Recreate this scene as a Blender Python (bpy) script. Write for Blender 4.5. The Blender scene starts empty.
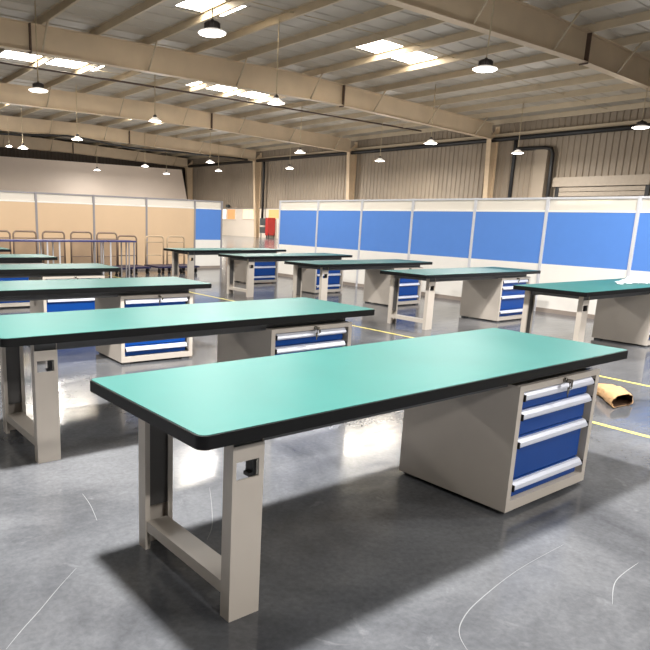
import bpy, bmesh, math, random
from mathutils import Vector, Matrix
random.seed(7)
S = bpy.context.scene
COL = S.collection
PI = math.pi

# ------------------------------------------------------------------ materials
def lin(c):
    c = c / 255.0
    return c / 12.92 if c <= 0.04045 else ((c + 0.055) / 1.055) ** 2.4
def rgb(r, g, b): return (lin(r), lin(g), lin(b), 1.0)

def new_mat(name):
    m = bpy.data.materials.new(name); m.use_nodes = True
    nt = m.node_tree
    return m, nt, nt.nodes['Principled BSDF']

def mat(name, col, rough=0.5, metal=0.0, var=0.06, scale=6.0, bump=0.0, spec=0.5):
    """principled surface with a faint noise in its colour and roughness"""
    m, nt, b = new_mat(name)
    tc = nt.nodes.new('ShaderNodeTexCoord')
    n = nt.nodes.new('ShaderNodeTexNoise'); n.inputs['Scale'].default_value = scale; n.inputs['Detail'].default_value = 5
    nt.links.new(tc.outputs['Object'], n.inputs['Vector'])
    r = nt.nodes.new('ShaderNodeMapRange')
    r.inputs[1].default_value = 0.3; r.inputs[2].default_value = 0.7
    r.inputs[3].default_value = 1 - var; r.inputs[4].default_value = 1 + var
    nt.links.new(n.outputs['Fac'], r.inputs[0])
    mx = nt.nodes.new('ShaderNodeVectorMath'); mx.operation = 'SCALE'
    mx.inputs[0].default_value = col[:3]
    nt.links.new(r.outputs[0], mx.inputs['Scale'])
    nt.links.new(mx.outputs[0], b.inputs['Base Color'])
    b.inputs['Roughness'].default_value = rough; b.inputs['Metallic'].default_value = metal
    b.inputs['Specular IOR Level'].default_value = spec
    if bump:
        bp = nt.nodes.new('ShaderNodeBump'); bp.inputs['Strength'].default_value = bump; bp.inputs['Distance'].default_value = 0.02
        nt.links.new(n.outputs['Fac'], bp.inputs['Height']); nt.links.new(bp.outputs[0], b.inputs['Normal'])
    return m

def emit(name, col, s):
    m, nt, b = new_mat(name)
    b.inputs['Base Color'].default_value = col
    b.inputs['Emission Color'].default_value = col; b.inputs['Emission Strength'].default_value = s
    return m

def floor_material():
    m, nt, b = new_mat('polished concrete')
    N = nt.nodes.new; L = nt.links.new
    tc = N('ShaderNodeTexCoord')
    def noise(sc, det, dist=0.0, stretch=None):
        n = N('ShaderNodeTexNoise'); n.inputs['Scale'].default_value = sc; n.inputs['Detail'].default_value = det
        n.inputs['Distortion'].default_value = dist; n.inputs['Roughness'].default_value = 0.62
        if stretch:
            mp = N('ShaderNodeMapping'); mp.inputs['Scale'].default_value = stretch; mp.inputs['Rotation'].default_value = (0, 0, 0.5)
            L(tc.outputs['Object'], mp.inputs['Vector']); L(mp.outputs[0], n.inputs['Vector'])
        else: L(tc.outputs['Object'], n.inputs['Vector'])
        return n
    a = noise(0.9, 8, 0.6); c = noise(4.5, 9, 1.2); d = noise(3.0, 6, 0.2, (1, 7, 1))
    r1 = N('ShaderNodeValToRGB')
    r1.color_ramp.elements[0].position = 0.33; r1.color_ramp.elements[0].color = FLOOR_A
    r1.color_ramp.elements[1].position = 0.68; r1.color_ramp.elements[1].color = FLOOR_B
    L(a.outputs['Fac'], r1.inputs[0])
    r2 = N('ShaderNodeValToRGB')
    r2.color_ramp.elements[0].position = 0.62; r2.color_ramp.elements[0].color = (0, 0, 0, 1)
    r2.color_ramp.elements[1].position = 0.8; r2.color_ramp.elements[1].color = (1, 1, 1, 1)
    L(c.outputs['Fac'], r2.inputs[0])
    mx = N('ShaderNodeMix'); mx.data_type = 'RGBA'
    mf = N('ShaderNodeMath'); mf.operation = 'MULTIPLY'; mf.inputs[1].default_value = 0.4
    L(r2.outputs[0], mf.inputs[0]); L(mf.outputs[0], mx.inputs[0])
    L(r1.outputs[0], mx.inputs[6]); mx.inputs[7].default_value = FLOOR_C
    e = noise(38, 6, 0.3); g = noise(0.35, 3, 0.0)
    er = N('ShaderNodeMapRange'); er.inputs[1].default_value = 0.3; er.inputs[2].default_value = 0.72; er.inputs[3].default_value = 0.85; er.inputs[4].default_value = 1.15
    L(e.outputs['Fac'], er.inputs[0])
    gr = N('ShaderNodeMapRange'); gr.inputs[1].default_value = 0.3; gr.inputs[2].default_value = 0.7; gr.inputs[3].default_value = 0.88; gr.inputs[4].default_value = 1.12
    L(g.outputs['Fac'], gr.inputs[0])
    mm = N('ShaderNodeMath'); mm.operation = 'MULTIPLY'; L(er.outputs[0], mm.inputs[0]); L(gr.outputs[0], mm.inputs[1])
    vm = N('ShaderNodeVectorMath'); vm.operation = 'SCALE'; L(mx.outputs[2], vm.inputs[0]); L(mm.outputs[0], vm.inputs['Scale'])
    L(vm.outputs[0], b.inputs['Base Color'])
    rr = N('ShaderNodeMapRange'); rr.inputs[1].default_value = 0.35; rr.inputs[2].default_value = 0.7
    rr.inputs[3].default_value = 0.09; rr.inputs[4].default_value = 0.2
    L(d.outputs['Fac'], rr.inputs[0]); L(rr.outputs[0], b.inputs['Roughness'])
    b.inputs['Specular IOR Level'].default_value = 0.5
    bp = N('ShaderNodeBump'); bp.inputs['Strength'].default_value = 0.02; bp.inputs['Distance'].default_value = 0.02
    L(c.outputs['Fac'], bp.inputs['Height']); L(bp.outputs[0], b.inputs['Normal'])
    return m
FLOOR_A = rgb(71, 73, 77); FLOOR_B = rgb(113, 115, 119); FLOOR_C = rgb(142, 144, 148)

def glass_material():
    m, nt, b = new_mat('frosted transom glass')
    N = nt.nodes.new; L = nt.links.new
    b.inputs['Base Color'].default_value = rgb(246, 240, 230); b.inputs['Roughness'].default_value = 0.12
    tl = N('ShaderNodeBsdfTranslucent'); tl.inputs[0].default_value = rgb(244, 238, 226)
    tp = N('ShaderNodeBsdfTransparent')
    m1 = N('ShaderNodeMixShader'); m1.inputs[0].default_value = 0.25
    m2 = N('ShaderNodeMixShader'); m2.inputs[0].default_value = 0.3
    L(b.outputs[0], m1.inputs[1]); L(tl.outputs[0], m1.inputs[2])
    L(m1.outputs[0], m2.inputs[1]); L(tp.outputs[0], m2.inputs[2])
    L(m2.outputs[0], nt.nodes['Material Output'].inputs[0])
    return m

M = {}
M['floor'] = floor_material()
M['green'] = mat('green laminate', rgb(25, 96, 91), 0.45, var=0.05, scale=3.0)
M['edge'] = mat('black edge band', rgb(9, 9, 10), 0.45, var=0.1, spec=0.3)
M['steel'] = mat('warm grey painted steel', rgb(202, 193, 182), 0.42, var=0.02)
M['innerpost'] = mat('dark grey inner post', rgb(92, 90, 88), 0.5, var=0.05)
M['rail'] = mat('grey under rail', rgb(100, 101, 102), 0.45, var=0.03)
M['blue'] = mat('blue drawer enamel', rgb(0, 66, 146), 0.4, var=0.03, spec=0.3)
M['alu'] = mat('brushed aluminium', rgb(222, 226, 238), 0.38, 0.25, var=0.02)
M['black'] = mat('black plastic', rgb(14, 14, 15), 0.5, var=0.1)
M['chrome'] = mat('chromed key', rgb(150, 146, 138), 0.25, 0.9, var=0.05)
M['pblue'] = mat('blue screen board', rgb(86, 136, 214), 0.5, var=0.015)
M['pwhite'] = mat('white screen board', rgb(240, 236, 228), 0.45, var=0.015)
M['beige'] = mat('beige screen board', rgb(218, 188, 152), 0.5, var=0.03, scale=1.5)
M['palu'] = mat('pale aluminium post', rgb(214, 214, 218), 0.4, 0.15, var=0.02)
M['greypost'] = mat('grey aluminium post', rgb(158, 154, 156), 0.4, 0.2, var=0.02)
M['skirt'] = mat('grey brown skirting', rgb(150, 138, 128), 0.5, var=0.05)
M['glass'] = glass_material()
M['beam'] = mat('tan painted rafter', rgb(204, 184, 156), 0.6, var=0.06, scale=1.2)
M['purlin'] = mat('galvanised purlin', rgb(190, 174, 148), 0.55, var=0.07, scale=1.5)
M['deck'] = mat('pale grey roof sheet', rgb(176, 168, 154), 0.55, var=0.09, scale=0.7)
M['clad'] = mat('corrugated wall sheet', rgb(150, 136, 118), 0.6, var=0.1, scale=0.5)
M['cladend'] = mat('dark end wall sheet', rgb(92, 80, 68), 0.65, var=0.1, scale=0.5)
M['wallwhite'] = mat('white painted wall', rgb(228, 212, 196), 0.6, var=0.03, scale=0.6)
M['lowwall'] = mat('cream lower wall', rgb(238, 226, 210), 0.55, var=0.03, scale=0.5)
M['column'] = mat('tan steel column', rgb(206, 182, 150), 0.6, var=0.06)
M['dark'] = mat('black steel pipe', rgb(26, 25, 25), 0.5, var=0.1)
M['brownpipe'] = mat('brown sprinkler pipe', rgb(84, 66, 56), 0.55, var=0.1)
M['wire'] = mat('pale cable', rgb(186, 170, 140), 0.6, var=0.05)
M['housing'] = mat('dark lamp housing', rgb(74, 68, 66), 0.4, 0.4, var=0.1)
M['reflector'] = emit('glowing lamp reflector', (1.0, 0.95, 0.88, 1), 0.55)
M['diffuser'] = emit('lit lamp diffuser', (1.0, 0.97, 0.93, 1), 9.0)
M['skylight'] = emit('daylight roof sheet', (1.0, 0.92, 0.78, 1), 22.0)
M['winglow'] = emit('lit window', (1.0, 0.74, 0.48, 1), 0.6)
M['winbright'] = emit('bright window', (1.0, 0.90, 0.74, 1), 1.2)
M['winorange'] = emit('amber window', (0.85, 0.42, 0.17, 1), 0.35)
M['winyellow'] = emit('yellow lit window', (1.0, 0.88, 0.40, 1), 2.6)
M['yellow'] = mat('yellow floor paint', rgb(214, 200, 108), 0.45, var=0.12, scale=9)
M['scuff'] = mat('white scuff', rgb(116, 118, 121), 0.5, var=0.1)
M['kraft'] = mat('kraft paper', rgb(186, 148, 104), 0.8, var=0.12, scale=14, bump=0.4)
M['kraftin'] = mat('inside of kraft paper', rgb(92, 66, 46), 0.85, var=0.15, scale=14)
M['plastic'] = mat('white plastic film', rgb(196, 212, 216), 0.25, var=0.03, scale=12)
M['tube'] = mat('brown grey trolley tube', rgb(142, 122, 106), 0.4, 0.3, var=0.05)
M['tubepale'] = mat('pale trolley tube', rgb(196, 172, 142), 0.4, 0.2, var=0.05)
M['deckblue'] = mat('dark blue trolley deck', rgb(28, 28, 66), 0.45, var=0.06)
M['tableblue'] = mat('blue table top', rgb(56, 58, 112), 0.4, var=0.05)
M['board'] = mat('brown infill', rgb(162, 136, 108), 0.7, var=0.12, scale=3)
M['red'] = mat('red cabinet paint', rgb(170, 38, 34), 0.45, var=0.05)
M['greybox'] = mat('dark grey enamel', rgb(62, 66, 66), 0.5, var=0.06)
M['door'] = mat('grey roller door', rgb(168, 154, 136), 0.55, var=0.05)

# ------------------------------------------------------------------ helpers
class MB:
    def __init__(s): s.b = bmesh.new(); s.k = 0
    def _mi(s, faces):
        for f in faces: f.material_index = s.k
    def box(s, x0, x1, y0, y1, z0, z1):
        v = [s.b.verts.new(c) for c in ((x0,y0,z0),(x1,y0,z0),(x1,y1,z0),(x0,y1,z0),(x0,y0,z1),(x1,y0,z1),(x1,y1,z1),(x0,y1,z1))]
        s._mi([s.b.faces.new([v[i] for i in q]) for q in ((3,2,1,0),(4,5,6,7),(0,1,5,4),(1,2,6,5),(2,3,7,6),(3,0,4,7))])
        return s
    def prism(s, poly, axis, a, b):
        """extrude a 2-D polygon along an axis: axis 0 -> (a,p,q), 1 -> (p,a,q), 2 -> (p,q,a)"""
        def P(t, p):
            return ((t, p[0], p[1]), (p[0], t, p[1]), (p[0], p[1], t))[axis]
        A = [s.b.verts.new(P(a, p)) for p in poly]; B = [s.b.verts.new(P(b, p)) for p in poly]
        n = len(poly)
        fs = [s.b.faces.new(list(reversed(A))), s.b.faces.new(B)]
        fs += [s.b.faces.new((A[i], A[(i+1) % n], B[(i+1) % n], B[i])) for i in range(n)]
        s._mi(fs); return s
    def tube(s, pts, r, n=8, closed=False):
        pts = [Vector(p) for p in pts]; rings = []
        N = len(pts)
        prev = None
        for i, p in enumerate(pts):
            if closed: t = pts[(i+1) % N] - pts[i-1]
            else: t = (pts[min(i+1, N-1)] - pts[max(i-1, 0)])
            t.normalize()
            if prev is None:
                up = Vector((0, 0, 1)) if abs(t.z) < 0.9 else Vector((1, 0, 0))
                x = t.cross(up).normalized()
            else:
                x = (prev - t * prev.dot(t)).normalized()
            prev = x; y = t.cross(x)
            rings.append([s.b.verts.new(p + (x * math.cos(2*PI*k/n) + y * math.sin(2*PI*k/n)) * r) for k in range(n)])
        fs = []
        for i in range(N if closed else N - 1):
            A, B = rings[i], rings[(i+1) % N]
            fs += [s.b.faces.new((A[k], A[(k+1) % n], B[(k+1) % n], B[k])) for k in range(n)]
        if not closed: fs += [s.b.faces.new(list(reversed(rings[0]))), s.b.faces.new(rings[-1])]
        for f in fs: f.smooth = True
        s._mi(fs); return s
    def lathe(s, prof, c=(0, 0, 0), n=24, cap0=True, cap1=True):
        c = Vector(c); rings = []
        for r, z in prof:
            rings.append([s.b.verts.new(c + Vector((r*math.cos(2*PI*k/n), r*math.sin(2*PI*k/n), z))) for k in range(n)])
        fs = []
        for A, B in zip(rings, rings[1:]):
            fs += [s.b.faces.new((A[k], A[(k+1) % n], B[(k+1) % n], B[k])) for k in range(n)]
        for f in fs: f.smooth = True
        if cap0: fs.append(s.b.faces.new(list(reversed(rings[0]))))
        if cap1: fs.append(s.b.faces.new(rings[-1]))
        s._mi(fs); return s
    def grid(s, fn, nu, nv):
        V = [[s.b.verts.new(fn(i/nu, j/nv)) for j in range(nv+1)] for i in range(nu+1)]
        fs = []
        for i in range(nu):
            for j in range(nv): fs.append(s.b.faces.new((V[i][j], V[i+1][j], V[i+1][j+1], V[i][j+1])))
        s._mi(fs); return s
    def bevel(s, w, seg=2):
        es = [e for e in s.b.edges if len(e.link_faces) == 2 and e.calc_face_angle(0) > 0.6]
        bmesh.ops.bevel(s.b, geom=es, offset=w, segments=seg, profile=0.6, affect='EDGES', clamp_overlap=True); return s
    def build(s, name, mats, parent=None, normals=True):
        if normals: bmesh.ops.recalc_face_normals(s.b, faces=s.b.faces)
        me = bpy.data.meshes.new(name); s.b.to_mesh(me); s.b.free()
        for m in (mats if isinstance(mats, (list, tuple)) else [mats]): me.materials.append(m)
        o = bpy.data.objects.new(name, me); COL.objects.link(o)
        if parent is not None: o.parent = parent
        return o

def tag(o, label=None, cat=None, group=None, kind=None):
    for k, v in (('label', label), ('category', cat), ('group', group), ('kind', kind)):
        if v: o[k] = v
    return o
def empty(name, loc, rz=0.0):
    o = bpy.data.objects.new(name, None); o.empty_display_size = 0.2; COL.objects.link(o)
    o.location = loc; o.rotation_euler = (0, 0, rz); return o
def kids(o): return [c for c in list(bpy.data.objects) if c.parent == o]
def copy_tree(o, parent=None):
    c = o.copy(); COL.objects.link(c)
    if parent is not None: c.parent = parent
    for ch in kids(o): copy_tree(ch, c)
    return c
def struct(o): return tag(o, kind='structure')

def rrect(x0, x1, y0, y1, r, n=8):
    out = []
    for cx, cy, a0 in ((x1-r, y0+r, -PI/2), (x1-r, y1-r, 0), (x0+r, y1-r, PI/2), (x0+r, y0+r, PI)):
        for k in range(n+1):
            a = a0 + PI/2*k/n; out.append((cx + r*math.cos(a), cy + r*math.sin(a)))
    return out

# ------------------------------------------------------------------ setting: floor
XR, YB = 36.0, 61.5            # right wall, far end wall
b = MB(); b.grid(lambda u, v: (-30 + u*(XR+30), -26 + v*(YB+26), 0), 1, 1)
floor = struct(b.build('floor', M['floor']))

# painted aisle lines and scuffs lie on the floor
for x in (5.09, 6.82):
    b = MB(); b.box(x-0.026, x+0.026, -4, 30, 0.0002, 0.0016)
    struct(b.build('floor_line', M['yellow'], floor))
def ribbon(pts, w):
    b = MB()
    P = []
    pts = [Vector((x, y, 0)) for x, y in pts]
    for i in range(len(pts)-1):
        p0, p1, p2, p3 = pts[max(i-1,0)], pts[i], pts[i+1], pts[min(i+2,len(pts)-1)]
        for k in range(8):
            t = k/8
            P.append(0.5*((2*p1)+(-p0+p2)*t+(2*p0-5*p1+4*p2-p3)*t*t+(-p0+3*p1-3*p2+p3)*t**3))
    P.append(pts[-1])
    rows = []
    for i, p in enumerate(P):
        t = (P[min(i+1,len(P)-1)]-P[max(i-1,0)]).normalized(); n = Vector((-t.y, t.x, 0))
        ww = w*(0.35+0.65*math.sin(PI*(i+0.5)/len(P)))
        rows.append((b.b.verts.new(p+n*ww+Vector((0,0,0.0009))), b.b.verts.new(p-n*ww+Vector((0,0,0.0009)))))
    for A, B in zip(rows, rows[1:]): b.b.faces.new((A[0], A[1], B[1], B[0]))
    return struct(b.build('floor_marking', M['scuff'], floor))
ribbon([(1.21,3.14),(1.19,2.98),(1.15,2.80)], 0.0022)
ribbon([(0.90,2.43),(0.78,2.32),(0.673,2.215),(0.58,2.13),(0.50,2.05)], 0.0022)
ribbon([(1.84,2.85),(1.72,2.64),(1.60,2.45),(1.505,2.345)], 0.002)
ribbon([(1.83,1.12),(1.90,1.23),(2.00,1.29),(2.17,1.335),(2.526,1.385),(2.92,1.40)], 0.0022)
ribbon([(2.6,1.02),(2.8,1.10),(3.05,1.12)], 0.002)

# ------------------------------------------------------------------ setting: roof
RX = [-16, 20, 36.2]; RT = [7.75, 8.10, 7.44]
def top_z(x):
    for i in range(2):
        if x <= RX[i+1]: return RT[i] + (RT[i+1]-RT[i])*(x-RX[i])/(RX[i+1]-RX[i])
    return RT[-1]
PD = 0.26                      # purlin depth
RAFTERS = [1.0, 12.8, 24.6, 36.4, 48.2, 60.0]
Y0, Y1 = -14.0, YB
SKY = []                       # skylight rectangles: x0,x1,y0,y1
for yc in (19.75, 31.1, 42.9):
    SKY += [(8.8 if yc > 20 else 11.5, 13.4, yc-0.75, yc+0.75), (18.9 if yc < 20 else 18.5, 23.3, yc-0.75, yc+0.75)]
SKY += [(-2.5, 2.0, 19.0, 20.5), (-2.5, 2.0, 30.35, 31.85)]
def deck_strip(x0, x1, y0, y1, b):
    """roof sheet between two x stations with a rib every 0.9 m"""
    ys = []; y = y0
    while y < y1 - 1e-6:
        ys.append((y, 0))
        k = math.floor(y/0.9 + 1e-6)*0.9 + 0.9
        if k < y1 - 0.1: ys += [(k-0.05, 0), (k-0.02, -0.028), (k+0.02, -0.028), (k+0.05, 0)]
        y = max(k + 0.0500001, y + 0.2) if k < y1 - 0.1 else y1
    ys.append((y1, 0))
    ys = sorted(set(ys))
    A = [b.b.verts.new((x0, y, top_z(x0)+PD+h)) for y, h in ys]; B = [b.b.verts.new((x1, y, top_z(x1)+PD+h)) for y, h in ys]
    for i in range(len(ys)-1): b.b.faces.new((A[i], A[i+1], B[i+1], B[i]))
b = MB()
xs = sorted(set([-16, 20, 36.2] + [s[0] for s in SKY] + [s[1] for s in SKY]))
for xa, xb in zip(xs, xs[1:]):
    holes = sorted((s[2], s[3]) for s in SKY if s[0] <= xa + 1e-6 and s[1] >= xb - 1e-6)
    y = Y0
    for h0, h1 in holes:
        deck_strip(xa, xb, y, h0, b); y = h1
    deck_strip(xa, xb, y, Y1, b)
ceiling = struct(b.build('ceiling', M['deck'], normals=False))
for i, (x0, x1, y0, y1) in enumerate(SKY):
    b = MB(); n = 4
    for k in range(n):          # four clear sheets in one opening, with a small rise
        xa, xb = x0+(x1-x0)*k/n, x0+(x1-x0)*(k+1)/n
        za, zb = top_z(xa)+PD, top_z(xb)+PD
        v = [b.b.verts.new(c) for c in ((xa,y0,za+.03),(xb,y0,zb+.03),(xb,y1,zb+.03),(xa,y1,za+.03),(xa,y0,za+.06),(xb,y0,zb+.06),(xb,y1,zb+.06),(xa,y1,za+.06))]
        for q in ((3,2,1,0),(4,5,6,7),(0,1,5,4),(1,2,6,5),(2,3,7,6),(3,0,4,7)): b.b.faces.new([v[j] for j in q])
    struct(b.build('window_%d' % (i+1), M['skylight']))

# purlins: one Z section each, bent at the ridge spacing 2.1 m
PX = [8.4 + 2.1*k for k in range(-8, 14)]
for x in PX:
    if x > 35.8: continue
    z = top_z(x)
    b = MB()
    b.prism([(x-0.004, z), (x+0.09, z), (x+0.09, z+0.012), (x+0.008, z+0.012), (x+0.008, z+PD-0.014), (x-0.09, z+PD-0.014), (x-0.09, z+PD-0.002), (x-0.004, z+PD-0.002)], 1, Y0, Y1)
    struct(b.build('roof_beam_purlin', M['purlin']))
# sag rods between the purlins, one run per bay
for y in (-5, 6.9, 18.2, 30.9, 42.3, 54.1):
    b = MB(); b.tube([(x, y, top_z(x)+0.14) for x in (-14, 3, 20, 35.8)], 0.014, 6)
    struct(b.build('trim_sag_rod', M['wire']))

# rafters: tapered I beams across the hall
def bot_z(x):
    if x < 2: return 6.75 + (7.06-6.75)*(x+16)/18
    if x < 22.5: return 7.06
    return 7.06 - (x-22.5)/(35.3-22.5)*0.46
for y in RAFTERS:
    b = MB()
    st = [-16, 2, 12, 20, 22.5, 29, 35.3]
    for xa, xb in zip(st, st[1:]):
        for (za, zb, zc, zd, w) in ((bot_z(xa)+.012, bot_z(xb)+.012, top_z(xa)-.012, top_z(xb)-.012, 0.006),
                                    (bot_z(xa)-.012, bot_z(xb)-.012, bot_z(xa)+.012, bot_z(xb)+.012, 0.15),
                                    (top_z(xa)-.018, top_z(xb)-.018, top_z(xa)-.002, top_z(xb)-.002, 0.14)):
            v = [b.b.verts.new(c) for c in ((xa,y-w,za),(xb,y-w,zb),(xb,y+w,zb),(xa,y+w,za),(xa,y-w,zc),(xb,y-w,zd),(xb,y+w,zd),(xa,y+w,zc))]
            for q in ((3,2,1,0),(4,5,6,7),(0,1,5,4),(1,2,6,5),(2,3,7,6),(3,0,4,7)): b.b.faces.new([v[j] for j in q])
    r = struct(b.build('roof_beam', M['beam']))
    for xs_ in (23.1, 8.0):                                     # bolted splice plates
        b = MB(); b.box(xs_-0.025, xs_+0.025, y-0.15, y+0.15, bot_z(xs_)-0.06, top_z(xs_)-0.02)
        b.build('splice_plate', M['brownpipe'], r)
    for i, x in enumerate(PX):                                  # flange stays from bottom flange up to the purlin
        if i % 2 or x > 34 or x < -6: continue
        b = MB()
        for sgn in (-1, 1):
            b.tube([(x, y+sgn*0.10, bot_z(x)+0.02), (x, y+sgn*0.85, top_z(x)+0.03)], 0.034, 6)
        b.build('flange_stay', M['purlin'], r)

# ------------------------------------------------------------------ setting: walls and columns
def corrugated(name, x, y0, y1, z0, z1, m, along='y', pitch=0.34, d=0.05, tilt=None):
    b = MB(); prof = []
    t = y0
    while t < y1:
        prof += [(t, 0), (t+pitch*0.55, 0), (t+pitch*0.65, d), (t+pitch*0.9, d)]; t += pitch
    prof.append((y1, 0))
    A = [b.b.verts.new((x-h, t, z0) if along == 'y' else (t, x-h, z0)) for t, h in prof]
    B = [b.b.verts.new((x-h, t, z1 if not callable(z1) else z1(t)) if along == 'y' else (t, x-h, z1 if not callable(z1) else z1(t))) for t, h in prof]
    for i in range(len(prof)-1): b.b.faces.new((A[i], A[i+1], B[i+1], B[i]))
    return struct(b.build(name, m))
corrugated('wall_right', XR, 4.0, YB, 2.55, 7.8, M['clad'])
b = MB(); b.box(XR-0.12, XR+0.1, 4.0, YB, 0, 2.56); struct(b.build('wall_right_lower', M['lowwall']))
b = MB(); b.box(XR-0.16, XR+0.02, 4.0, YB, 2.52, 2.60); struct(b.build('trim_1', M['skirt']))
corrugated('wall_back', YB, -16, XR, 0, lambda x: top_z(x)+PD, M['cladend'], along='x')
b = MB(); b.prism([(XR-0.35, 6.62), (XR-0.06, 6.62), (XR-0.06, 6.9), (XR-0.35, 6.9)], 1, 4.0, YB-0.2)   # eave girt
struct(b.build('roof_beam_girt', M['purlin']))
for y in RAFTERS[1:]:
    b = MB()          # tapered column: inner flange, web, outer flange
    b.prism([(XR-0.50, 0), (XR-0.48, 0), (XR-0.88, 6.62), (XR-0.90, 6.62)], 1, y-0.15, y+0.15)
    b.prism([(XR-0.48, 0), (XR-0.15, 0), (XR-0.15, 7.3), (XR-0.88, 6.62)], 1, y-0.008, y+0.008)
    b.box(XR-0.15, XR-0.125, y-0.15, y+0.15, 0, 7.35)
    struct(b.build('column', M['column']))
# white lining of the far end wall, its free edge cut at a slant beside the corner
b = MB(); b.prism([(-14, 0), (35.2, 0), (34.85, 3.2), (34.15, 6.28), (-14, 6.1)], 1, 59.2, 59.34)
struct(b.build('wall_back_lining', M['wallwhite']))
# roller door and windows on the right wall
b = MB(); b.box(XR-0.30, XR-0.06, 15.6, 20.65, 3.78, 4.28)
d = struct(b.build('door_1', M['door']))
b = MB()
for k in range(15): b.box(XR-0.16, XR-0.13, 15.8, 20.3, 0.25*k+0.02, 0.25*k+0.24)
b.build('door_curtain', M['door'], d)
b = MB()
b.box(XR-0.2, XR-0.13, 20.3, 20.5, 0, 3.8); b.box(XR-0.2, XR-0.13, 15.6, 15.8, 0, 3.8); b.build('door_guide', M['dark'], d)
def wall_window(n, y0, y1, z0, z1, m, mull=0):
    b = MB(); b.box(XR-0.19, XR-0.135, y0, y1, z0, z1)
    w = struct(b.build('window_%d' % n, m))
    b = MB()
    for ya, yb, za, zb in ((y0-.06,y0,z0-.06,z1+.06),(y1,y1+.06,z0-.06,z1+.06),(y0,y1,z0-.06,z0),(y0,y1,z1,z1+.06)): b.box(XR-0.21, XR-0.125, ya, yb, za, zb)
    for k in range(mull):
        yy = y0 + (y1-y0)*(k+1)/(mull+1); b.box(XR-0.20, XR-0.125, yy-.03, yy+.03, z0, z1)
    b.build('window_frame', M['lowwall'], w)
    return w
wall_window(21, 53.4, 54.3, 1.55, 2.45, M['winbright'])
wall_window(22, 51.9, 53.2, 1.55, 2.45, M['winorange'])
wall_window(23, 48.7, 50.6, 1.62, 2.45, M['winglow'], 1)
wall_window(24, 45.1, 46.7, 1.70, 2.45, M['winorange'])
wall_window(25, 19.2, 20.25, 2.84, 3.06, M['winbright'])
wall_window(26, 17.3, 18.95, 2.84, 3.06, M['winyellow'])

# pipes, downpipes and a cable bundle fixed to the building
def pipe(name, pts, r, m):
    b = MB(); b.tube(pts, r, 8); return struct(b.build(name, m))
pipe('trim_2', [(x, 30.0, 7.66 - (0.0 if x < 20 else (x-20)*0.008)) for x in (-12, 4, 20, 35.4)], 0.045, M['brownpipe'])
pipe('trim_3', [(35.45, 5, 6.55), (35.45, 24, 6.55), (35.45, 34, 6.56), (35.45, 60.6, 6.72)], 0.13, M['dark'])
pts = [(10+1.6*k, 47.6, 7.0 - 0.22*math.sin(k*0.9)*(0.5+0.5*math.sin(k*0.37)) - (0.03*k if k < 12 else 0.36)) for k in range(16)]
pipe('trim_4', pts, 0.07, M['dark'])
def drain(n, y, z0, z1, bend=False):
    p = [(35.55, y, z0), (35.55, y, z1-0.5), (35.55, y, z1)]
    if bend: p = [(35.55, y, z0), (35.55, y, z1-0.35), (35.55, y+0.12, z1-0.08), (35.55, y+0.5, z1), (35.55, y+2.2, z1+0.05)]
    return pipe('trim_%d' % n, p, 0.11, M['dark'])  # a downpipe, numbered in with the trim
drain(5, 47.25, 1.1, 6.6)
drain(6, 23.1, 0.0, 6.5)
drain(7, 20.75, 0.0, 5.9, True)
b = MB(); b.box(XR-0.5, XR-0.13, 21.05, 21.75, 0, 5.95); struct(b.build('column_door_post', M['clad']))

# red and grey cabinet by the far wall
t = empty('fire_cabinet', (35.3, 46.2, 0)); tag(t, 'red and dark grey cabinet on a stand against the far wall in the gap', 'cabinet')
b = MB(); b.box(-0.3, 0.5, -0.52, -0.16, 0.25, 1.75).bevel(0.02); b.build('red_box', M['red'], t)
b = MB(); b.box(-0.25, 0.5, -0.12, 0.72, 1.08, 1.7).bevel(0.02); b.build('grey_box', M['greybox'], t)
b = MB(); b.box(-0.25, 0.5, -0.12, 0.72, 0.42, 0.95).bevel(0.02); b.build('grey_box', M['greybox'], t)
for y in (-0.5, 0.56):
    for x in (-0.2, 0.42):
        b = MB(); b.box(x-0.03, x+0.03, y-0.03, y+0.03, 0, 0.47); b.build('stand_leg', M['dark'], t)
# small floodlight above the windows
t = empty('wall_floodlight', (35.8, 53.0, 2.75)); tag(t, 'small dark floodlight on the far wall above the windows', 'light')
b = MB(); b.box(-0.22, 0.0, -0.2, 0.2, -0.12, 0.14).bevel(0.02); b.build('housing', M['greybox'], t)
b = MB(); b.box(0, 0.18, -0.04, 0.04, -0.02, 0.04); b.build('bracket', M['dark'], t)

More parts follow.
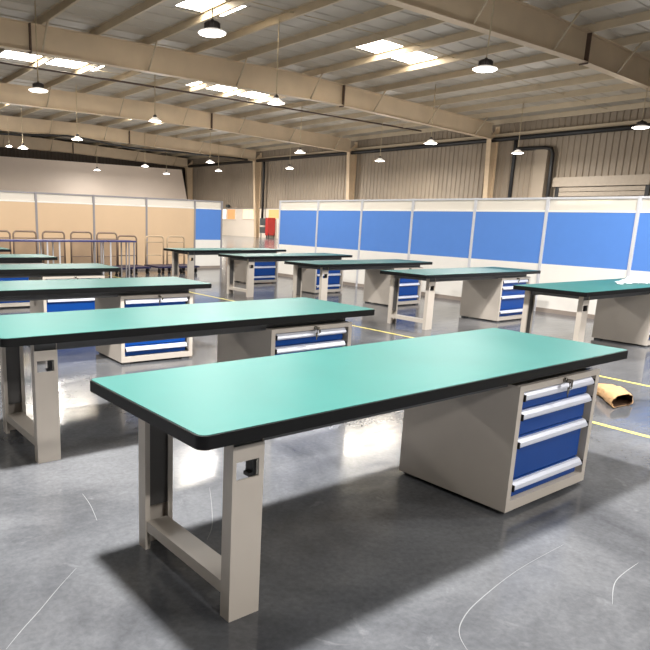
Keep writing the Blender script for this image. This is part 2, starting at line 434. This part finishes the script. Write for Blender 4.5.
# ------------------------------------------------------------------ workbenches
L, D = 2.92, 0.87
def drawer(root, z0, z1, hz, lock=False):
    b = MB(); b.box(1.953, 2.652, 0.078, 0.11, z0, z1).bevel(0.003)
    dr = b.build('drawer', M['blue'], root)
    b = MB()
    h = 0.046
    b.prism([(0.078, hz-h/2), (0.056, hz-h/2), (0.046, hz-h/2+0.008), (0.046, hz-h/2+0.014), (0.052, hz+0.004), (0.066, hz+h/2-0.004), (0.078, hz+h/2)], 0, 1.962, 2.662)
    b.k = 1
    for u in (1.954, 2.662): b.box(u, u+0.008, 0.047, 0.079, hz-h/2, hz+h/2-0.012)
    b.build('handle', [M['alu'], M['black']], dr)
    if lock:
        k = MB(); k.lathe([(0.014, 0), (0.014, 0.012), (0.010, 0.016)], n=14)
        bmesh.ops.transform(k.b, matrix=Matrix.Translation((2.335, 0.055, 0.684)) @ Matrix.Rotation(PI/2, 4, 'X'), verts=k.b.verts)
        k.box(2.333, 2.337, 0.008, 0.042, 0.672, 0.694)                      # key in the lock
        ring = [(2.335+0.012*math.cos(a), 0.018+0.004*math.sin(a), 0.660+0.018*math.sin(a)) for a in [2*PI*i/12 for i in range(12)]]
        k.tube(ring, 0.0022, 5, True)
        k.box(2.312, 2.330, 0.018, 0.022, 0.618, 0.652); k.box(2.345, 2.362, 0.020, 0.024, 0.648, 0.672); k.box(2.318, 2.324, 0.018, 0.022, 0.596, 0.622)
        k.build('lock_and_keys', M['chrome'], dr)
def make_bench():
    t = empty('workbench', (0, 0, 0))
    b = MB(); b.prism(rrect(-0.016, L+0.02, -0.002, D+0.012, 0.036), 2, 0.752, 0.7985).bevel(0.009, 3); b.build('edge_band', M['edge'], t)
    b = MB(); b.prism(rrect(-0.009, L+0.013, 0.005, D+0.005, 0.030), 2, 0.79, 0.8005); b.build('worktop', M['green'], t)
    for v in (0.125, D-0.165):
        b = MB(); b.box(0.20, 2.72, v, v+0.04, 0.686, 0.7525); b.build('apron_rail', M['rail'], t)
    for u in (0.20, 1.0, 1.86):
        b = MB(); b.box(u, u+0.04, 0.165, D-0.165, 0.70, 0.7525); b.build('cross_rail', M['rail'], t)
    # front leg: U channel open towards the back, with an opening high in its face
    u0, u1, vf, w = 0.195, 0.335, 0.113, 0.004
    b = MB()
    b.box(u0, u1, vf, vf+w, 0, 0.562); b.box(u0, u1, vf, vf+w, 0.63, 0.69)
    b.box(u0, u0+0.016, vf, vf+w, 0.562, 0.63); b.box(u1-0.022, u1, vf, vf+w, 0.562, 0.63)
    b.box(u0, u0+w, vf+w, vf+0.058, 0, 0.7525); b.box(u1-w, u1, vf+w, vf+0.058, 0, 0.7525)
    b.box(u0+w, u0+0.02, vf+0.054, vf+0.058, 0, 0.69); b.box(u1-0.02, u1-w, vf+0.054, vf+0.058, 0, 0.69)
    leg = b.build('leg', M['steel'], t)
    b = MB(); b.box(u1-0.046, u1-0.024, vf+0.006, vf+0.05, 0.564, 0.632); b.box(u1-0.062, u1-0.046, vf+0.006, vf+0.04, 0.562, 0.576)
    b.build('flange_shade', M['black'], leg)  # black blocks stand in for the shaded inner flange seen through the opening
    b = MB(); b.box(u1-0.034, u1-0.023, vf+0.001, vf+0.006, 0.566, 0.628); b.build('opening_plate', M['chrome'], leg)
    # back leg: U channel open towards the front
    b = MB(); vb = D-0.04
    b.box(u0, u1, vb-w, vb, 0, 0.7525); b.box(u0, u0+w, vb-0.062, vb-w, 0, 0.7525); b.box(u1-w, u1, vb-0.062, vb-w, 0, 0.7525)
    b.box(u0+w, u0+0.024, vb-0.062, vb-0.058, 0, 0.7525); b.box(u1-0.024, u1-w, vb-0.062, vb-0.058, 0, 0.7525)
    leg = b.build('leg', M['steel'], t)
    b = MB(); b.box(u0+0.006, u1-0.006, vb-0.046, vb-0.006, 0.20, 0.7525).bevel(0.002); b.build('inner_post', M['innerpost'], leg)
    b = MB(); b.box(u0+0.006, u1-0.028, vf+0.058, vb-0.062, 0.136, 0.140); b.box(u0+0.006, u0+0.010, vf+0.058, vb-0.062, 0.09, 0.137); b.box(u1-0.032, u1-0.028, vf+0.058, vb-0.062, 0.09, 0.137)
    b.build('stretcher', M['steel'], t)
    # pedestal of four drawers
    b = MB(); U0, U1, V0, V1 = 1.91, 2.73, 0.055, 0.76
    b.box(U0, U0+0.038, V0, V1, 0.022, 0.70); b.box(U1-0.038, U1, V0, V1, 0.022, 0.70)
    b.box(U0+0.038, U1-0.038, V0, V1, 0.668, 0.70); b.box(U0+0.038, U1-0.038, V0, V1, 0.022, 0.078)
    b.box(U0+0.038, U1-0.038, V1-0.02, V1, 0.078, 0.668)
    b.k = 1; b.box(U0+0.038, U1-0.038, 0.113, 0.13, 0.078, 0.668)
    b.build('cabinet_body', [M['steel'], M['black']], t)
    for u in (U0+0.03, U1-0.11):
        for v in (V0+0.02, V1-0.10):
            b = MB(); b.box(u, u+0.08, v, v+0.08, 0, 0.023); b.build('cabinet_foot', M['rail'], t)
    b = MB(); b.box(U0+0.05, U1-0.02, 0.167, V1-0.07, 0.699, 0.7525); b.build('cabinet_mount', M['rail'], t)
    drawer(t, 0.570, 0.662, 0.640, True)
    drawer(t, 0.428, 0.564, 0.538)
    drawer(t, 0.190, 0.422, 0.388)
    drawer(t, 0.086, 0.182, 0.153)
    return t
BENCHES = [
 (1.0388, 1.6428, 0.0182, 'large green topped workbench in front of all others, with keys in its lock'),
 (0.9586, 3.5786, 0.0091, 'green topped workbench directly behind the frontmost one, its near leg beside a lit floor patch'),
 (0.8171, 5.9153, -0.0295, 'third green workbench back in the left row, its pedestal seen beneath the second'),
 (0.7992, 8.2496, -0.0594, 'fourth green workbench back in the row on the left, end short of the trolleys'),
 (0.7636, 10.5137, -0.0449, 'fifth green workbench back in the row on the left, only its tip in view'),
 (0.72, 12.93, -0.04, 'sliver of the last dark edged workbench at the left picture edge before the trolleys'),
 (7.3195, 5.866, 0.0199, 'green workbench directly behind the one strewn with plastic film, beside the blue screens'),
 (7.1897, 7.9786, 0.0155, 'green workbench second behind the one strewn with plastic, in the row along the blue screens'),
 (7.2289, 10.1307, 0.0224, 'green workbench third behind the one strewn with plastic, end pointing to the first blue screen'),
 (7.1888, 12.3267, 0.032, 'farthest green workbench by the gap in the screens, in front of the trolleys'),
 (7.2246, 3.6215, 0.0167, 'green workbench with crumpled white plastic film lying on its top'),
]
proto = make_bench()
for i, (x, y, a, lab) in enumerate(BENCHES):
    o = proto if i == 0 else copy_tree(proto)
    o.location = (x, y, 0); o.rotation_euler = (0, 0, a)
    tag(o, lab, 'workbench', 'green topped workbenches')

# crumpled plastic film on the bench by the screens
random.seed(3)
from mathutils import noise as mnoise
def film(u, v):
    x = 8.80 + 1.28*u
    mid = 4.00 + 0.14*u + 0.06*math.sin(7*u)
    wdt = (0.10 + 0.42*min(1, u*1.7)**1.5) * (1 - 0.35*u) * (0.8 + 0.5*mnoise.noise(Vector((u*7, 0.4, 5))))
    y = mid + (v-0.5)*wdt + 0.06*mnoise.noise(Vector((u*6, v*3, 3)))
    edge = min(1, 6*min(v, 1-v, u, 1-u))
    n = abs(mnoise.noise(Vector((x*7, y*8, 0.3)))) * 0.045 + abs(mnoise.noise(Vector((x*19, y*18, 1.7)))) * 0.022
    bump = 0.055*math.exp(-((u-0.36)/0.10)**2 - ((v-0.6)/0.25)**2) + 0.02*math.exp(-((u-0.8)/0.12)**2 - ((v-0.5)/0.25)**2)
    return (x, y, 0.806 + edge*(n + bump))
b = MB(); b.grid(film, 54, 26)
o = b.build('plastic_film', M['plastic']); tag(o, 'crumpled white plastic film lying on a green workbench', 'plastic sheet')
md = o.modifiers.new('thick', 'SOLIDIFY'); md.thickness = 0.003; md.offset = 1

# ------------------------------------------------------------------ kraft paper bag on the floor
ax = Vector((0.74, 0.67, 0)).normalized(); sd = Vector((ax.y, -ax.x, 0)); o0 = Vector((5.775, 2.455, 0))
def bag_ring(t, inner=0.0):
    Lb = 0.52
    w = 0.112 - 0.01*t - inner; h = 0.052*(1 - 0.25*max(0, t-0.6)/0.4) - inner*0.8
    pts = []
    for k in range(28):
        a = 2*PI*k/28; c, s_ = math.cos(a), math.sin(a)
        px = w*math.copysign(abs(c)**0.5, c); pz = h*math.copysign(abs(s_)**0.55, s_)
        nz = 0.010*mnoise.noise(Vector((px*22, t*9, pz*30)))
        back = px*0.85*(1-t) + 0.015*math.sin(a*4+1)*max(0, 0.12-t)/0.12       # the mouth is torn off at a slant
        p = o0 + ax*(t*Lb + back) + sd*(px + nz) + Vector((0, 0, max(0.002+inner*0.5, h + inner*0.9 + 0.003 + pz + nz)))
        pts.append(p)
    return pts
b = MB(); rings = [[b.b.verts.new(p) for p in bag_ring(t/14)] for t in range(15)]
for A, B in zip(rings, rings[1:]):
    for k in range(28): b.b.faces.new((A[k], A[(k+1) % 28], B[(k+1) % 28], B[k]))
b.b.faces.new(rings[-1])
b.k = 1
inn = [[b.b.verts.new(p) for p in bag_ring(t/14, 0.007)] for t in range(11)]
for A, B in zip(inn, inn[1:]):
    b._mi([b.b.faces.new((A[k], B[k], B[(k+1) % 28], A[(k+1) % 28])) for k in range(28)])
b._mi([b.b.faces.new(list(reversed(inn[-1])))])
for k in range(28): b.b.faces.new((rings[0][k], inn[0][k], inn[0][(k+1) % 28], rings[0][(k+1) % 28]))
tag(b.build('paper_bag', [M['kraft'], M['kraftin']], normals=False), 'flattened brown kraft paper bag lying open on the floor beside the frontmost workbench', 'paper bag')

# ------------------------------------------------------------------ partition screens
def screen(name, p0, p1, nrm, mid, label, group, post_first=True, post_last=False, post='palu', low='pwhite', H=2.02):
    """a screen bay from p0 to p1 (floor points); local x runs along the bay, local y is its thickness"""
    dx, dy = p1[0]-p0[0], p1[1]-p0[1]; W = math.hypot(dx, dy)
    t = empty(name, (p0[0], p0[1], 0), math.atan2(dy, dx)); tag(t, label, 'partition screen', group)
    a, c = 0.028, W - 0.028
    b = MB(); b.box(a, c, -0.018, 0.018, 0.86, 1.765); b.build('coloured_board', M[mid], t)
    b = MB(); b.box(a, c, -0.018, 0.018, 0.075, 0.86); b.build('lower_board', M[low], t)
    b = MB(); b.box(a, c, -0.004, 0.004, 1.80, 1.99); b.build('transom_pane', M['glass'], t)
    b = MB(); b.box(a, c, -0.024, 0.024, 1.985, H); b.build('top_rail', M[post], t)
    b = MB(); b.box(a, c, -0.022, 0.022, 1.765, 1.80); b.build('transom_rail', M['pwhite'], t)
    b = MB(); b.box(a, c, -0.024, 0.024, 0.0, 0.075); b.build('skirting', M['skirt'], t)
    for u in ([0] if post_first else []) + ([W] if post_last else []):
        b = MB(); b.box(u-0.028, u+0.028, -0.03, 0.03, 0.0, H+0.004)
        b.box(u-0.008, u+0.008, -0.034, -0.03, 0.06, H-0.02); b.box(u-0.008, u+0.008, 0.03, 0.034, 0.06, H-0.02)
        b.build('post', M[post], t)
    return t
PY = [14.19, 12.64, 11.10, 9.58, 8.02, 6.53, 5.0, 3.47, 1.95]
px_ = lambda y: 11.22 + 0.0047*y
LAB = ['blue and white partition screen at the free end beside the gap',
       'second blue and white partition screen counted from the gap',
       'third blue and white partition screen counted from the gap, behind two workbench ends',
       'fourth blue and white partition screen counted from the gap',
       'fifth blue and white partition screen counted from the gap',
       'sixth blue and white partition screen counted from the gap, widest complete one',
       'blue and white partition screen cut off by the right picture edge']
for i in range(7):
    screen('partition_screen', (px_(PY[i]), PY[i]), (px_(PY[i+1]), PY[i+1]), None, 'pblue', LAB[i], 'blue screens along the side', True, i == 6)
LXS = [2.40, 3.95, 5.52, 7.08, 8.66, 10.26, 11.22]
LY = 17.0
LLAB = ['beige partition screen at the left picture edge behind the trolleys',
        'beige partition screen second from the left picture edge, behind two trolley hoops',
        'beige partition screen behind the right end of the slim blue table',
        'beige partition screen next to the narrow blue one, behind the pale low hoops',
        'narrow blue and white partition screen ending the beige run']
for i in range(1, 6):
    blue = i == 5
    screen('partition_screen', (LXS[i], LY), (LXS[i+1], LY), None, 'pblue' if blue else 'beige', LLAB[i-1], 'screens behind the trolleys', True, blue, 'greypost', 'pwhite' if blue else 'beige')

# ------------------------------------------------------------------ platform trolleys
def hoop_pts(w, z0, z1, y, r=0.09):
    p = [(-w/2, y, z0), (-w/2, y, z1-r)]
    for k in range(1, 7):
        a = PI - PI/2*k/6; p.append((-w/2+r+r*math.cos(a), y, z1-r+r*math.sin(a)))
    for k in range(1, 7):
        a = PI/2 - PI/2*k/6; p.append((w/2-r+r*math.cos(a), y, z1-r+r*math.sin(a)))
    return p + [(w/2, y, z0)]
def trolley(x, y, w, h, label, board, tube='tube'):
    t = empty('platform_trolley', (x, y, 0)); tag(t, label, 'trolley', 'platform trolleys along the beige screens')
    b = MB(); b.box(-w/2-0.03, w/2+0.03, -0.42, 0.42, 0.155, 0.20).bevel(0.012); b.build('deck', M['deckblue'], t)
    b = MB(); b.tube(hoop_pts(w, 0.19, h, 0.38), 0.023, 8)
    b.build('hoop_handle', M[tube], t)
    b = MB(); b.tube([(-w/2, 0.38, h-0.16), (w/2, 0.38, h-0.16)], 0.014, 6); b.tube([(-w/2, 0.38, 0.45), (w/2, 0.38, 0.45)], 0.016, 6)
    b.build('cross_bar', M[tube], t)
    if board:  # plain brown sheet filling the hoop below its upper bar
        b = MB(); b.box(-w/2+0.02, w/2-0.02, 0.373, 0.387, 0.21, h-0.18); b.build('brown_infill', M['board'], t)
    for sx in (-1, 1):
        for sy in (-1, 1):
            b = MB(); b.lathe([(0.062, -0.018), (0.066, -0.012), (0.066, 0.012), (0.062, 0.018)], n=16)
            bmesh.ops.transform(b.b, matrix=Matrix.Translation((sx*(w/2-0.04), sy*0.33, 0.066)) @ Matrix.Rotation(PI/2, 4, 'Y'), verts=b.b.verts)
            for q in (-1, 1): b.box(sx*(w/2-0.04)+q*0.026-0.003, sx*(w/2-0.04)+q*0.026+0.003, sy*0.33-0.02, sy*0.33+0.02, 0.06, 0.156)
            b.build('caster', M['black'], t)
    return t
TR = [(4.30, 1.06, 1, 'platform trolley with a tall hoop cut by the left picture edge', 'tube'),
      (4.93, 1.06, 1, 'platform trolley with a tall hoop, first complete one from the left picture edge', 'tube'),
      (5.64, 1.06, 1, 'platform trolley with a tall hoop just right of the first beige screen post', 'tube'),
      (6.36, 1.06, 1, 'platform trolley with a tall hoop, left of the second beige screen post', 'tube'),
      (7.06, 1.05, 1, 'platform trolley with a tall hoop behind the right end of the blue table', 'tube'),
      (7.72, 0.97, 0, 'platform trolley with a low hoop beside the end of the blue table', 'tube'),
      (8.55, 0.97, 0, 'platform trolley with a low pale hoop right of the third screen post', 'tubepale'),
      (9.22, 0.97, 0, 'last platform trolley with a low pale hoop, behind the farthest workbench', 'tubepale')]
for x, h, bd, lab, tb in TR: trolley(x, 15.72 if h > 1 else 15.9, 0.55, h, lab, bd, tb)

def long_table(x0, x1, y, label, legs):
    t = empty('packing_table', (x0, y, 0)); tag(t, label, 'table', 'slim blue tables before the trolleys')
    W = x1-x0
    b = MB(); b.box(0, W, -0.25, 0.25, 0.875, 0.91).bevel(0.006); b.build('table_top', M['tableblue'], t)
    for u in legs:
        for v in (-0.22, 0.22):
            b = MB(); b.box(u-0.014, u+0.014, v-0.014, v+0.014, 0, 0.876); b.build('leg', M['palu'] if u < W-0.2 else M['greypost'], t)
long_table(3.2, 6.36, 14.75, 'long slim blue table on thin legs in front of the tall trolley hoops', (0.1, 1.74, 2.02, 3.02))
long_table(6.40, 7.12, 14.75, 'short slim blue table continuing the long one by the low trolley hoop', (0.06, 0.54, 0.67))

# ------------------------------------------------------------------ pendant lamps
LAMPE = 330.0
def make_lamp(sc=1.0):
    t = empty('pendant_lamp', (0, 0, 0))
    b = MB(); b.lathe([(0.115, 0.085), (0.15, 0.09), (0.155, 0.19), (0.14, 0.235), (0.06, 0.25), (0.03, 0.29)], n=20)
    for k in range(16):
        a = 2*PI*k/16; c, s_ = math.cos(a), math.sin(a)
        b.prism([(0.15*c-0.006*s_, 0.15*s_+0.006*c), (0.178*c-0.006*s_, 0.178*s_+0.006*c), (0.178*c+0.006*s_, 0.178*s_-0.006*c), (0.15*c+0.006*s_, 0.15*s_-0.006*c)], 2, 0.10, 0.21)
    b.build('housing', M['housing'], t)
    b = MB(); b.lathe([(0.12, 0.095), (0.20, 0.075), (0.285, 0.045), (0.305, 0.03), (0.305, 0.012), (0.297, 0.012), (0.28, 0.036), (0.19, 0.066), (0.12, 0.085)], n=32, cap0=False, cap1=False)
    b.b.verts.ensure_lookup_table()
    b.build('reflector', M['reflector'], t)
    b = MB(); b.lathe([(0.002, -0.03), (0.16, -0.024), (0.27, -0.004), (0.296, 0.02)], n=32)
    b.build('diffuser', M['diffuser'], t)
    return t
LAMPS = [  # px->place, label
 (8.20, 12.94, 5.40, 'large dark finned pendant lamp nearest above the hall, hanging before the front rafter web'),
 (15.27, 11.04, 5.40, 'bright disc pendant lamp hanging below the near right rafter'),
 (14.63, 18.88, 5.45, 'pendant lamp on a long pale cord in front of the second rafter, mid hall'),
 (7.50, 22.37, 5.40, 'pendant lamp with flat wide shade under the long skylight at the left edge'),
 (15.2, 28.9, 5.92, 'small pendant lamp on a cord left of mid hall, below the third rafter'),
 (26.0, 21.4, 5.30, 'pendant lamp on a cord above the fifth blue screen'),
 (31.5, 20.3, 5.22, 'pendant lamp hanging before the corrugated wall near the black downpipe and column'),
 (27.82, 12.78, 5.40, 'pendant lamp cut by the right picture edge above the roller door'),
 (25.2, 30.1, 5.36, 'pendant lamp above the first blue screen by the gap'),
 (31.4, 38.6, 5.28, 'faint small pendant lamp against the grey corrugated wall beyond the gap'),
 (31.3, 29.6, 5.32, 'small pendant lamp against the wall above the third blue screen'),
 (12.04, 41.62, 5.40, 'tiny pendant lamp at the left picture edge under the far rafters'),
 (12.91, 41.73, 5.38, 'tiny pendant lamp beside the one at the left picture edge'),
 (13.63, 34.7, 5.40, 'small pendant lamp hanging over the dark strip above the first screens at left'),
 (23.71, 55.95, 5.40, 'tiny pendant lamp low against the white upper wall, left'),
 (24.42, 48.11, 5.40, 'tiny pendant lamp at the top edge of the white upper wall'),
 (29.75, 54.33, 5.40, 'tiny pendant lamp near the slanted end of the white upper wall'),
 (25.67, 40.51, 5.40, 'small pendant lamp under the grey end of the far rafter'),
 (30.53, 46.85, 5.40, 'small pendant lamp before the smooth grey wall left of the gap column'),
]
def make_cone_lamp():
    t = empty('pendant_lamp', (0, 0, 0))
    b = MB(); b.lathe([(0.075, 0.17), (0.085, 0.19), (0.085, 0.25), (0.05, 0.28), (0.02, 0.30)], n=18); b.build('housing', M['housing'], t)
    b = MB(); b.lathe([(0.075, 0.175), (0.12, 0.15), (0.20, 0.085), (0.29, 0.012), (0.30, 0.0), (0.285, 0.004), (0.19, 0.075), (0.11, 0.14), (0.075, 0.16)], n=28, cap0=False, cap1=False)
    b.build('reflector', M['reflector'], t)
    b = MB(); b.lathe([(0.002, -0.022), (0.15, -0.018), (0.26, -0.004), (0.282, 0.006)], n=28); b.build('diffuser', M['diffuser'], t)
    return t
lamp0 = make_lamp(); lamp1 = None
def copy_lamp(o):
    c = o.copy(); COL.objects.link(c)
    for ch in kids(o):
        if ch.name.startswith('cord'): continue
        d = ch.copy(); COL.objects.link(d); d.parent = c
    return c
for i, (x, y, z, lab) in enumerate(LAMPS):
    if i in (0, 1, 3, 7): o = lamp0 if i == 0 else copy_lamp(lamp0)
    elif lamp1 is None: o = lamp1 = make_cone_lamp()
    else: o = copy_lamp(lamp1)
    if i == 11: o.scale = (0.6, 0.6, 0.6)
    o.location = (x, y, z); tag(o, lab, 'pendant lamp', 'high bay pendant lamps')
    if i == 1: o.rotation_euler = (0.02, 0.03, 0)
    b = MB(); b.tube([(0, 0, 0.28), (0, 0, top_z(x)+0.1-z)], 0.02 if i not in (0,) else 0.012, 6); b.build('cord', M['wire'], o)
LCOL = (1.0, 0.965, 0.925)
def lamp_light(x, y, z, down, spill):
    """a lamp's own light: a disc facing down plus the glow that its clear reflector lets out all round"""
    l = bpy.data.lights.new('lamp_disc', 'AREA'); l.shape = 'DISK'; l.size = 0.54; l.energy = down; l.color = LCOL
    o = bpy.data.objects.new('lamp_disc', l); COL.objects.link(o); o.location = (x, y, z-0.03)
    l = bpy.data.lights.new('lamp_glow', 'POINT'); l.energy = spill; l.shadow_soft_size = 0.27; l.color = LCOL
    o = bpy.data.objects.new('lamp_glow', l); COL.objects.link(o); o.location = (x, y, z-0.32)
DOWN, SPILL = 310, 105
LK = {0: 0.85, 3: 0.7, 14: 0.5, 16: 0.6, 17: 1.2}
for i, (x, y, z, lab) in enumerate(LAMPS): lamp_light(x, y, z, DOWN*LK.get(i, 1.0 if i < 4 else 1.7), SPILL*LK.get(i, 1.0 if i < 4 else 1.7))
# lamp grid continued by unseen bare lights, some strengthened to brighten screens and legs
for (x, y, z, k) in ((1.1, 2.75, 6.4, 4.4), (8.4, 2.4, 5.4, 1.5), (9.0, -1.5, 5.4, 1.0), (1.5, 12.8, 5.4, 1), (15.2, 2.8, 5.4, 1), (1.0, -5.5, 5.4, 1.4), (8.2, -5.5, 5.4, 1.2), (-5, 13, 5.4, 1), (22.5, 2.6, 5.4, 1)):
    lamp_light(x, y, z, DOWN*k, SPILL*min(k, 1.0))

# ------------------------------------------------------------------ world and camera
w = bpy.data.worlds.new('world'); S.world = w; w.use_nodes = True
bg = w.node_tree.nodes['Background']; bg.inputs[0].default_value = (1.0, 0.96, 0.90, 1); bg.inputs[1].default_value = 0.10

cam = bpy.data.cameras.new('camera'); co = bpy.data.objects.new('camera', cam); COL.objects.link(co)
R = Vector((0.81654766, -0.57657084, 0.02856556)); U = Vector((0.10408331, 0.19571554, 0.97512158)); F = Vector((0.56781739, 0.79326004, -0.21982247))
mw = Matrix((( R.x, U.x, -F.x, 0), (R.y, U.y, -F.y, 0), (R.z, U.z, -F.z, 1.46883), (0, 0, 0, 1)))
co.matrix_world = mw
cam.sensor_fit = 'HORIZONTAL'; cam.sensor_width = 36.0; cam.lens = 646.65*36.0/650.0
cam.shift_x = (325-242.166)/650.0; cam.shift_y = (366.078-325)/650.0
cam.clip_end = 300
S.camera = co

vs = S.view_settings
vs.view_transform = 'Standard'; vs.look = 'None'; vs.gamma = 1.0; vs.use_curve_mapping = False
vs.exposure = 0.0
S.cycles.max_bounces = 8; S.cycles.diffuse_bounces = 4; S.cycles.glossy_bounces = 4
S.cycles.sample_clamp_indirect = 8.0
S.cycles.use_denoising = True
